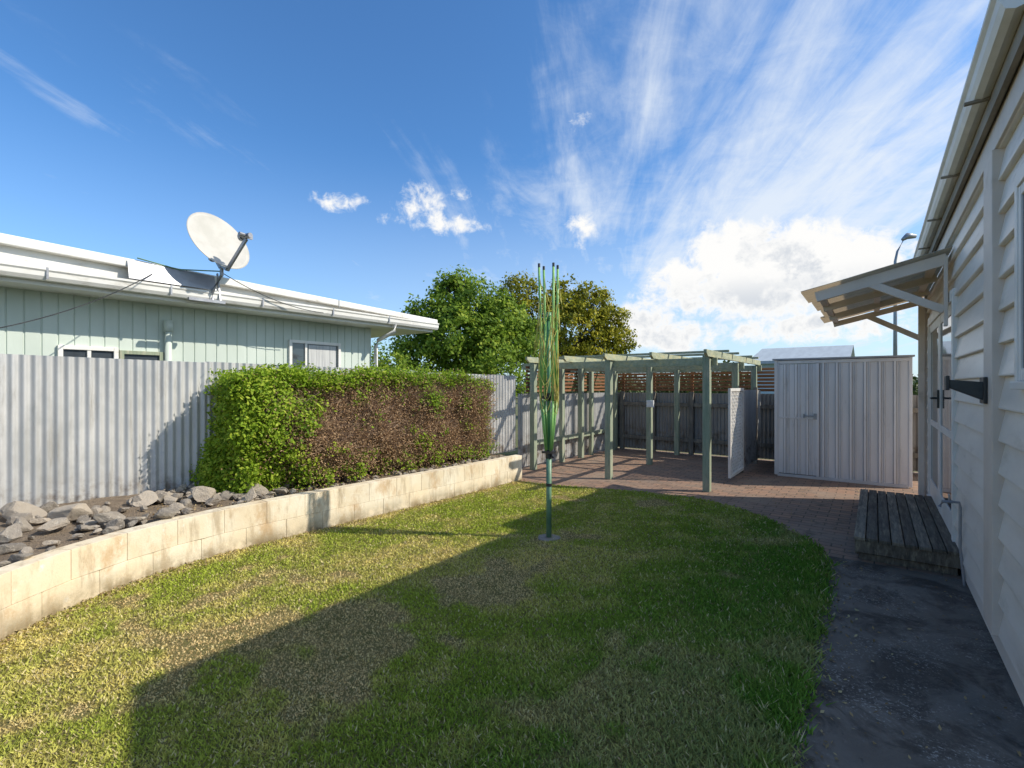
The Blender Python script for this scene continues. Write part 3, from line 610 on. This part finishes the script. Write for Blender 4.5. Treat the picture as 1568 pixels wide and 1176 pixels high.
for k in range(4):
    an=math.radians(36.9+22+90*k); dx,dy=math.cos(an),math.sin(an)
    f=lambda r,z,o=0:(cx_+dx*r-dy*o,cy_+dy*r+dx*o,z)
    tp_=.122+.02*random.uniform(-1,1); tz=2.80+random.uniform(-.03,.03)
    g.tube([f(.035,.92),f(.065,1.2),f(.095,1.47)],.0115,8); g.tube([f(.03,.93,.02),f(.085,1.45,.015)],.009,6)
    g.tube([f(.095,1.44),f(.085,2.0),f(.10,2.4),f(tp_,tz)],[.0145,.0145,.0135,.012],8); ga.tube([f(tp_,tz),f(tp_,tz+.04)],.013,8)
    g.tube([f(.03,2.32),f(.08,1.6)],.009,6); tips.append((dx,dy,tp_,tz))
g.obj('arms',GREENL,cl,smooth=True); ga.obj('arm_caps',BLACK,cl)
g=G()
for k in range(4):
    for q in range(11):
        za=2.76-q*.115; d0=tips[k];d1=tips[(k+1)%4]; zl=za-random.uniform(.18,.65); zl=max(zl,1.30)
        P0=Vector((cx_+d0[0]*.11,cy_+d0[1]*.11,za)); P1=Vector((cx_+d1[0]*.11,cy_+d1[1]*.11,za)); mid=(P0+P1)/2; od=(mid-Vector((cx_,cy_,za)))
        mid=mid+od*random.uniform(-.3,.9)+Vector((random.uniform(-.03,.03),random.uniform(-.03,.03),zl-za))
        pts=[P0,P0.lerp(mid,.3)+Vector((random.uniform(-.02,.02),random.uniform(-.02,.02),-.06)),P0.lerp(mid,.7)+Vector((random.uniform(-.02,.02),random.uniform(-.02,.02),-.05)),mid,mid.lerp(P1,.3)+Vector((0.005,0,-.05)),mid.lerp(P1,.7)+Vector((0,.006,-.06)),P1]
        g.tube(pts,.0038,4)
g.obj('cords',CORD,cl)
cf=mottled('clothesline_footing_concrete',(.32,.28,.23),(.2,.17,.14),8,.9); g=G(); g.prism([(cx_+.12*math.cos(q*.3927)*random.uniform(.92,1.1),cy_+.12*math.sin(q*.3927)*random.uniform(.92,1.1)) for q in range(16)],-.01,.02); g.obj('footing',cf,cl,bev=.008)
# ------------------------------------------------------------ foliage
def crown(center,lat,lobes,leaf,dens,clump=.22,per=38,inner=.35):
    Cs=[];Ns=[];Rn=[]
    lat=np.array(lat);dep=np.array([-lat[1],lat[0],0])
    for (a_,dp,z_,r_) in lobes:
        c0=np.array(center)+lat*a_+dep*dp; c0[2]=z_; n=int(dens*r_*r_)
        d=rng.normal(size=(n,3)); d/=np.linalg.norm(d,axis=1)[:,None]; rad=r_*(1-inner*rng.random(n)**1.5)*(1+.13*rng.normal(size=n))
        cc=c0+d*rad[:,None]*np.array([1,1,.95])
        k=per; C=np.repeat(cc,k,0)+rng.normal(size=(n*k,3))*clump*np.array([1,1,.7])
        Ns.append(np.repeat(d,k,0)*1.0+np.array([.35,.1,.55])); Cs.append(C)
        Rn.append(np.clip(np.repeat(rng.normal(.45,.2,n),k)+rng.normal(0,.18,n*k),0,1))
    C=np.concatenate(Cs); k=C[:,2]>.3; return C[k],np.concatenate(Ns)[k],np.concatenate(Rn)[k]
def tree(name,base,lobes,lat,leaf,mat,dens,clump,per,tr=.16,inner=.35):
    t_=empty(name); C,N_,R_=crown(base,lat,lobes,leaf,dens,clump,per,inner); np_mesh('crown',leafquads(C,N_,leaf),4,mat,t_,R_)
    g=G(); b0=Vector(base); top=max(l[2] for l in lobes); L3=Vector(lat);D3=Vector((-lat[1],lat[0],0))
    g.tube([b0,b0+Vector((.05,.05,top*.3)),b0+Vector((.1,0,top*.62))],[tr,tr*.75,tr*.4],10)
    for (a_,dp,z_,r_) in lobes:
        p=b0+L3*a_+D3*dp; p.z=z_; st=b0+Vector((.05,.05,top*.28+random.random()*.3)); md=st.lerp(p,.5)+Vector((0,0,.15)); g.tube([st,md,p],[tr*.45,tr*.3,tr*.1],6)
        for _ in range(6):
            q=p+Vector((random.gauss(0,1),random.gauss(0,1),random.gauss(0,1))).normalized()*r_*.85; g.tube([md.lerp(p,.6),q],[tr*.13,tr*.05],4)
    g.obj('trunk_limbs',BARK,t_,smooth=True)
LAT=(.7995,.6007,0)
tree('broadleaf_tree',(-10.7,11.95,0),[(-.65,0,4.45,.75),(-1.45,.1,3.75,.75),(.15,-.1,4.35,.8),(1.05,0,3.5,.95),(1.75,.2,2.9,.7),(-.4,-.4,3.2,1.25),(-1.6,0,2.6,.85),(.6,-.5,2.4,1.25),(-.3,-.2,5.0,.35),(-.85,0,5.0,.28),(.9,0,4.35,.4)],LAT,.13,LEAF_1,130,.14,32)
tree('olive_green_tree',(-12.45,20.7,0),[(-2.1,0,6.25,.85),(-2.8,.3,5.2,.9),(.2,0,5.9,.95),(1.35,-.3,5.5,1.0),(2.4,0,4.7,.85),(2.9,.2,3.8,.8),(.4,-.6,4.1,1.5),(-1.2,0,4.8,1.2),(-.3,.3,5.9,.5),(2.0,.2,3.6,1.0),(-2.4,0,3.8,1.2),(1.9,0,5.9,.4)],LAT,.17,LEAF_2,80,.15,30,tr=.22,inner=.22)
tree('garden_shrub',(-10.2,8.3,0),[(0,0,2.0,.55),(.5,0,1.7,.5),(-.5,.2,2.1,.5)],LAT,.10,LEAF_1,160,.12,26,tr=.06)
Cs=[];Ns=[];Rn=[]
for i in range(95):
    an=math.radians(random.uniform(-15,100)); d=random.uniform(42,75); x=-d*math.sin(an); y=d*math.cos(an)
    r_=random.uniform(1.4,2.2); C,N_,R_=crown((x,y,0),LAT,[(0,0,r_*.7,r_),(r_*.8,0,r_*.55,r_*.8),(-r_*.7,.3,r_*.6,r_*.7)],.5,6,.5,14); Cs.append(C);Ns.append(N_);Rn.append(R_)
C=np.concatenate(Cs); np_mesh('distant_trees',leafquads(C,np.concatenate(Ns),.42),4,LEAF_3,None,np.concatenate(Rn))
# hedge
hg=empty('hedge'); HY=(2.35,6.15)
def hedge_pt(n):
    y=rng.uniform(*HY,n); u=(y-HY[0])/(HY[1]-HY[0]); fx_=np.interp(y,[2.3,3.2,6.2],[-5.30,-5.12,-5.02]); bx=np.array([fx(v)+.06 for v in y])
    return y,u,fx_,bx
def nz(x,y,z,s): return np.array([mnoise.noise((a*s,b*s,c*s)) for a,b,c in zip(x,y,z)])
def topf(x,y): return 1.68+.13*nz(x,y,0*x+5,1.1)+.08*nz(x,y,0*x+9,3.2)-.05*sstep(y,5.4,6.2)-.08*(1-sstep(y,2.3,2.8))
nC=4700; face=rng.choice(4,nC,p=[.52,.27,.14,.07]); y,u,fxx,bx=hedge_pt(nC); z=rng.uniform(.46,1.72,nC); x=fxx.copy()
m_=face==1; x[m_]=bx[m_]+(fxx-bx)[m_]*rng.random(m_.sum())
topz=topf(x,y); z=np.minimum(z,topz); z[m_]=topz[m_]
m_=face==2; y[m_]=HY[0]; x[m_]=-6.02+(.72)*rng.random(m_.sum())
m_=face==3; y[m_]=HY[1]; x[m_]=-5.6+.55*rng.random(m_.sum())
nor=np.zeros((nC,3)); nor[face==0]=(1,0,.2); nor[face==1]=(0,0,1); nor[face==2]=(0,-1,.2); nor[face==3]=(0,1,.2)
bul=nz(x,y,z,1.6)*.17+nz(x,y,z,5)*.09; bul=np.where(face==1,bul*.4,bul)
rd=np.maximum(0,.5-(z-.4))*.35
P=np.stack([x,y,z],1)+nor*bul[:,None]; P[:,0]-=np.where(face==0,rd,0)
edge_r=np.clip((z-1.42)/.28,0,1)*.13; P[:,0]-=np.where(face==0,edge_r,0)
thin=nz(P[:,0]+9,P[:,1],P[:,2],3.0); thin2=nz(P[:,0]+31,P[:,1],P[:,2],1.1)
u=(P[:,1]-HY[0])/(HY[1]-HY[0])
green=np.where(face==1,.85,np.where(face==2,.98,np.clip(1.12-4.4*u-.5*np.clip(1.0-abs(P[:,2]-1.0)*2,0,1)*np.clip(u*5,0,1)+thin*.6,.02,1.0)+np.clip((P[:,2]-1.54)*5,0,.65)+np.clip(thin+.3*thin2-.22,0,1)*.9+np.where(P[:,2]<.62,.18,0)))
green=np.where((face==1)&(P[:,0]>-5.3),green-.3*np.clip(u*3,0,1),green); green=np.where(face==3,.15,green)
keep=rng.random(nC)<green; Pg=P[keep];Ng=nor[keep]
k=24; C=np.repeat(Pg,k,0)+rng.normal(size=(len(Pg)*k,3))*.05; Nn=np.repeat(Ng,k,0)*.9+np.array([.3,.1,.6])
ug=(C[:,1]-HY[0])/(HY[1]-HY[0])
R_=np.clip(np.repeat(rng.normal(.62,.18,len(Pg)),k)+rng.normal(0,.15,len(C))-.15*np.clip(ug*2-.3,0,1),0,1)
np_mesh('green_leaves',leafquads(C,Nn,.042,.6),4,LEAF_H,hg,R_)
Pb=P[~keep]; k=14; C=np.repeat(Pb,k,0)+rng.normal(size=(len(Pb)*k,3))*.065-np.repeat(nor[~keep],k,0)*.03; np_mesh('dead_leaves',leafquads(C,np.repeat(nor[~keep],k,0)*.9+np.array([.4,.15,.5]),.028,.45),4,LEAF_B,hg)
nI=9000; y,u,fxx,bx=hedge_pt(nI); x=bx+(fxx-.12-bx)*rng.random(nI); z=rng.uniform(.5,1.6,nI); C=np.stack([x,y,z],1); np_mesh('inner_leaves',leafquads(C,rng.normal(size=(nI,3)),.045,.6),4,LEAF_B,hg)
g=G()
for i in range(34):
    y_=random.uniform(HY[0]+.35,HY[1]-.15); x_=random.uniform(-5.65,-5.4)
    for j in range(10):
        xm=-5.45 if y_<3.5 else -5.12
        tip=Vector((random.uniform(-5.6,xm),min(max(y_+random.gauss(0,.28),2.75),6.0),random.uniform(.9,1.58)))
        b0=Vector((x_,y_,.36)); md=b0.lerp(tip,.5)+Vector((-abs(random.gauss(0,.05)),random.gauss(0,.05),-.05)); g.tube([b0,md,tip],[.013,.008,.003],5,False)
g.obj('stems',TWIG,hg)
nT=26000; y,u,fxx,bx=hedge_pt(nT); w=rng.random(nT)<np.clip(-.10+2.6*u,0,1); y=y[w];fxx=fxx[w];n=len(y)
z=rng.uniform(.46,1.58,n); bul=nz(fxx,y,z,1.6)*.17+nz(fxx,y,z,5)*.07; tapr=np.maximum(0,.5-(z-.4))*.35+np.clip((z-1.35)/.25,0,1)*.09
A=np.stack([fxx-.10-tapr,y,z],1); D=np.stack([rng.uniform(.02,.19,n),rng.normal(0,.10,n),rng.uniform(.0,.20,n)],1); A[:,0]+=bul
B=A+D; s=.0032; q=np.cross(D,rng.normal(size=(n,3))); q/=np.linalg.norm(q,axis=1)[:,None]
V=np.stack([A-q*s,A+q*s,B+q*s*.5,B-q*s*.5],1); np_mesh('twigs',V,4,TWIG,hg)
n=600; y,u,fxx,bx=hedge_pt(n); x=bx+(fxx-bx)*rng.random(n); A=np.stack([x,y,topf(x,y)],1); D=np.stack([rng.normal(0,.03,n),rng.normal(0,.03,n),rng.uniform(.03,.16,n)],1)
C=np.repeat(A,7,0)+np.repeat(D,7,0)*np.tile(np.linspace(.3,1,7),n)[:,None]+rng.normal(size=(n*7,3))*.012; np_mesh('top_shoots',leafquads(C,rng.normal(size=(n*7,3))+np.array([0,0,.5]),.036,.55),4,LEAF_H,hg)
# ------------------------------------------------------------ background buildings, lamp
ga_=empty('background_garage'); g=G(); g.box(-3.55,-.85,19.7,25,0,2.45); g.obj('walls',BLUEW,ga_)
g=G(); g.add([(-3.75,19.4,2.48),(-.65,19.4,2.48),(-.65,22.3,3.12),(-3.75,22.3,3.12),(-3.75,25.3,2.48),(-.65,25.3,2.48)],[(0,1,2,3),(3,2,5,4)]); g.add([(-3.75,19.4,2.38),(-.65,19.4,2.38),(-.65,19.4,2.475),(-3.75,19.4,2.475)],[(0,1,2,3)]); g.add([(-3.7,19.6,2.4),(-3.7,25,2.4),(-3.7,22.3,3.1)],[(0,1,2)]); g.obj('roof',GROOF,ga_)
sl=empty('street_lamp'); lx,ly=1.0,38.3; g=G(); g.tube([(lx,ly,0),(lx,ly,6),(lx,ly,9.3),(lx+.1,ly,9.9),(lx+.45,ly+.2,10.7)],[.13,.10,.08,.06,.05],10); g.obj('pole',STEEL,sl,smooth=True)
g=G(); g.tube([(lx+.36,ly+.15,10.62),(lx+.6,ly+.35,10.85),(lx+1.0,ly+.6,10.82)],[.10,.20,.12],10); g.obj('lamp_head',STEEL,sl,smooth=True)

# ------------------------------------------------------------ sun + sky
sunv=Vector((1.08,.633,1.0)).normalized()
sun=bpy.data.lights.new('sun','SUN'); sun.energy=5.0; sun.angle=math.radians(.53); sun.color=(1,.935,.82)
so=bpy.data.objects.new('sun',sun); S.collection.objects.link(so); so.rotation_euler=sunv.to_track_quat('Z','Y').to_euler(); so.location=(10,6,12)
W=bpy.data.worlds.new('World'); S.world=W; W.use_nodes=True; W.node_tree.nodes.clear(); t=NT(W.node_tree)
try: W.cycles.sampling_method='MANUAL'; W.cycles.sample_map_resolution=256
except Exception as e: print(e)
sky=t.n('ShaderNodeTexSky',sky_type='NISHITA'); sky.sun_disc=False; sky.sun_elevation=math.asin(sunv.z); sky.sun_rotation=math.atan2(sunv.x,sunv.y)
sky.air_density=1.0; sky.dust_density=.6; sky.ozone_density=2.0
d=t.n('ShaderNodeTexCoord').outputs['Generated']
Rv=(.7995,.6007,0);Fv=(-.6007,.7995,0)
rr=t.v('DOT_PRODUCT',d,Rv,'v'); ff=t.v('DOT_PRODUCT',d,Fv,'v'); zz=t.sep(d)[2]
AZ=t.m('ARCTAN2',rr,ff); EL=t.m('ARCSINE',zz)
n1=t.noise(t.scl(d,1,1,1.3),11,8,.62,.3)
n2=t.noise(t.scl(t.v('ADD',d,(.020,.012,.030)),1,1,1.3),11,5,.62,.3)
# cumulus bank low on the right, then small fair-weather scraps (azimuth/elevation directions)
blobs=[(1130,392,70,45,1.6),(1205,402,85,45,1.7),(1055,430,70,34,1.2),(1285,408,95,42,1.6),(1355,430,80,36,1.3),(1190,440,190,36,1.7),(985,485,50,24,1.3),(1020,515,95,22,1.2),(1260,500,190,26,.9),
 (645,308,42,34,.72),(665,337,34,18,.50),(518,308,52,15,.40),(888,350,28,28,.65),(888,186,26,18,.36),(706,292,20,16,.28),(708,345,64,18,.35),(600,336,30,12,.25)]
cur=None
for (x,y,w,h,k) in blobs:
    a0=math.atan((x-784)/740); e0=math.atan((590-y)/math.hypot(740,x-784)); c2=math.cos(a0)
    wa=w/740*c2*c2; we=h/740*c2
    A=t.m('MULTIPLY_ADD',AZ,1/wa,-a0/wa); E=t.m('MULTIPLY_ADD',EL,1/we,-e0/we)
    q=t.m('SUBTRACT',k,t.m('MULTIPLY_ADD',A,A,t.m('MULTIPLY',E,E)))
    cur=q if cur is None else t.m('MAXIMUM',cur,q)
cur=t.m('MAXIMUM',cur,-1.6)
n3=t.noise(d,38,6,.66,.4)
cum=t.m('MULTIPLY_ADD',t.m('SUBTRACT',n1,.5),3.6,cur); cum=t.m('MULTIPLY_ADD',t.m('SUBTRACT',n3,.5),3.2,cum)
cmask=t.ss(cum,-.35,1.0)
inv=t.m('DIVIDE',1.0,t.m('ADD',t.m('MAXIMUM',zz,0.0),.10))
sa=math.atan((900-784)/740); Sv=tuple(Rv[i]*math.sin(sa)+Fv[i]*math.cos(sa) for i in range(3)); Tv=tuple(Rv[i]*math.cos(sa)-Fv[i]*math.sin(sa) for i in range(3))
ps=t.m('MULTIPLY',t.v('DOT_PRODUCT',d,Sv,'v'),inv); pt=t.m('MULTIPLY',t.v('DOT_PRODUCT',d,Tv,'v'),inv)
cb=t.n('ShaderNodeCombineXYZ'); t.put(cb.inputs[0],t.m('MULTIPLY',ps,.45)); t.put(cb.inputs[1],t.m('MULTIPLY',pt,2.4)); cv=cb.outputs[0]
cb2=t.n('ShaderNodeCombineXYZ'); t.put(cb2.inputs[0],ps); t.put(cb2.inputs[1],pt); cb2.inputs[2].default_value=4.2
st=t.noise(cv,1.7,8,.62,.5); big=t.noise(cb2.outputs[0],.9,4,.55,.3); fine=t.noise(cb2.outputs[0],6,6,.68,.6)
azm=t.ss(AZ,-.12,.50); azl=t.ss(AZ,-.75,-.1)
cir=t.m('ADD',t.m('MULTIPLY',st,.95),t.m('ADD',t.m('MULTIPLY',big,.60),t.m('MULTIPLY',fine,.26)))
cir=t.m('ADD',cir,t.m('ADD',t.m('MULTIPLY',azm,.29),t.m('MULTIPLY',azl,.07)))
cir=t.m('ADD',cir,t.m('MULTIPLY',t.ss(EL,.58,.22),.13)); cir=t.m('SUBTRACT',cir,t.m('MULTIPLY',t.ss(EL,.36,.16),.12))
ci=t.m('MULTIPLY',t.ss(cir,.98,1.52),.90)
haze=t.m('MULTIPLY',t.ss(EL,.46,.0),t.ss(AZ,-.9,.5,.22,.58))
ci=t.m('MAXIMUM',ci,haze)
tot=t.m('SUBTRACT',1.0,t.m('MULTIPLY',t.m('SUBTRACT',1.0,ci),t.m('SUBTRACT',1.0,cmask))); tot=t.m('MULTIPLY',tot,t.ss(EL,-.02,.02))
skyc=t.mix(1.0,sky.outputs[0],(.58,.98,1.32),'MULTIPLY')
bg1=t.n('ShaderNodeBackground'); t.put(bg1.inputs[0],skyc); bg1.inputs[1].default_value=.15
lit=t.ss(t.m('SUBTRACT',n1,n2),-.13,.03)
base=t.ss(EL,.215,.15)
thick=t.ss(cum,.6,2.0)
sh_=t.m('MULTIPLY',t.m('MAXIMUM',t.m('MULTIPLY',t.m('SUBTRACT',1.0,lit),.8),t.m('MULTIPLY',base,.8)),thick)
ccl=t.mix(sh_,(1.0,.995,.98),(.62,.67,.74))
ccl=t.mix(cmask,(.82,.89,.98),ccl)
bg2=t.n('ShaderNodeBackground'); t.put(bg2.inputs[0],ccl); bg2.inputs[1].default_value=1.0
mx=t.n('ShaderNodeMixShader'); t.put(mx.inputs[0],tot); t.nt.links.new(bg1.outputs[0],mx.inputs[1]); t.nt.links.new(bg2.outputs[0],mx.inputs[2])
wo=t.n('ShaderNodeOutputWorld'); t.nt.links.new(mx.outputs[0],wo.inputs[0])
# ------------------------------------------------------------ camera
cam=bpy.data.cameras.new('camera'); cam.sensor_width=36; cam.lens=16.99; cam.clip_start=.05; cam.clip_end=3000; cam.shift_y=.0013
co=bpy.data.objects.new('camera',cam); S.collection.objects.link(co); co.location=(0,0,1.6); co.rotation_euler=(math.radians(90),0,math.atan2(556,740)); S.camera=co
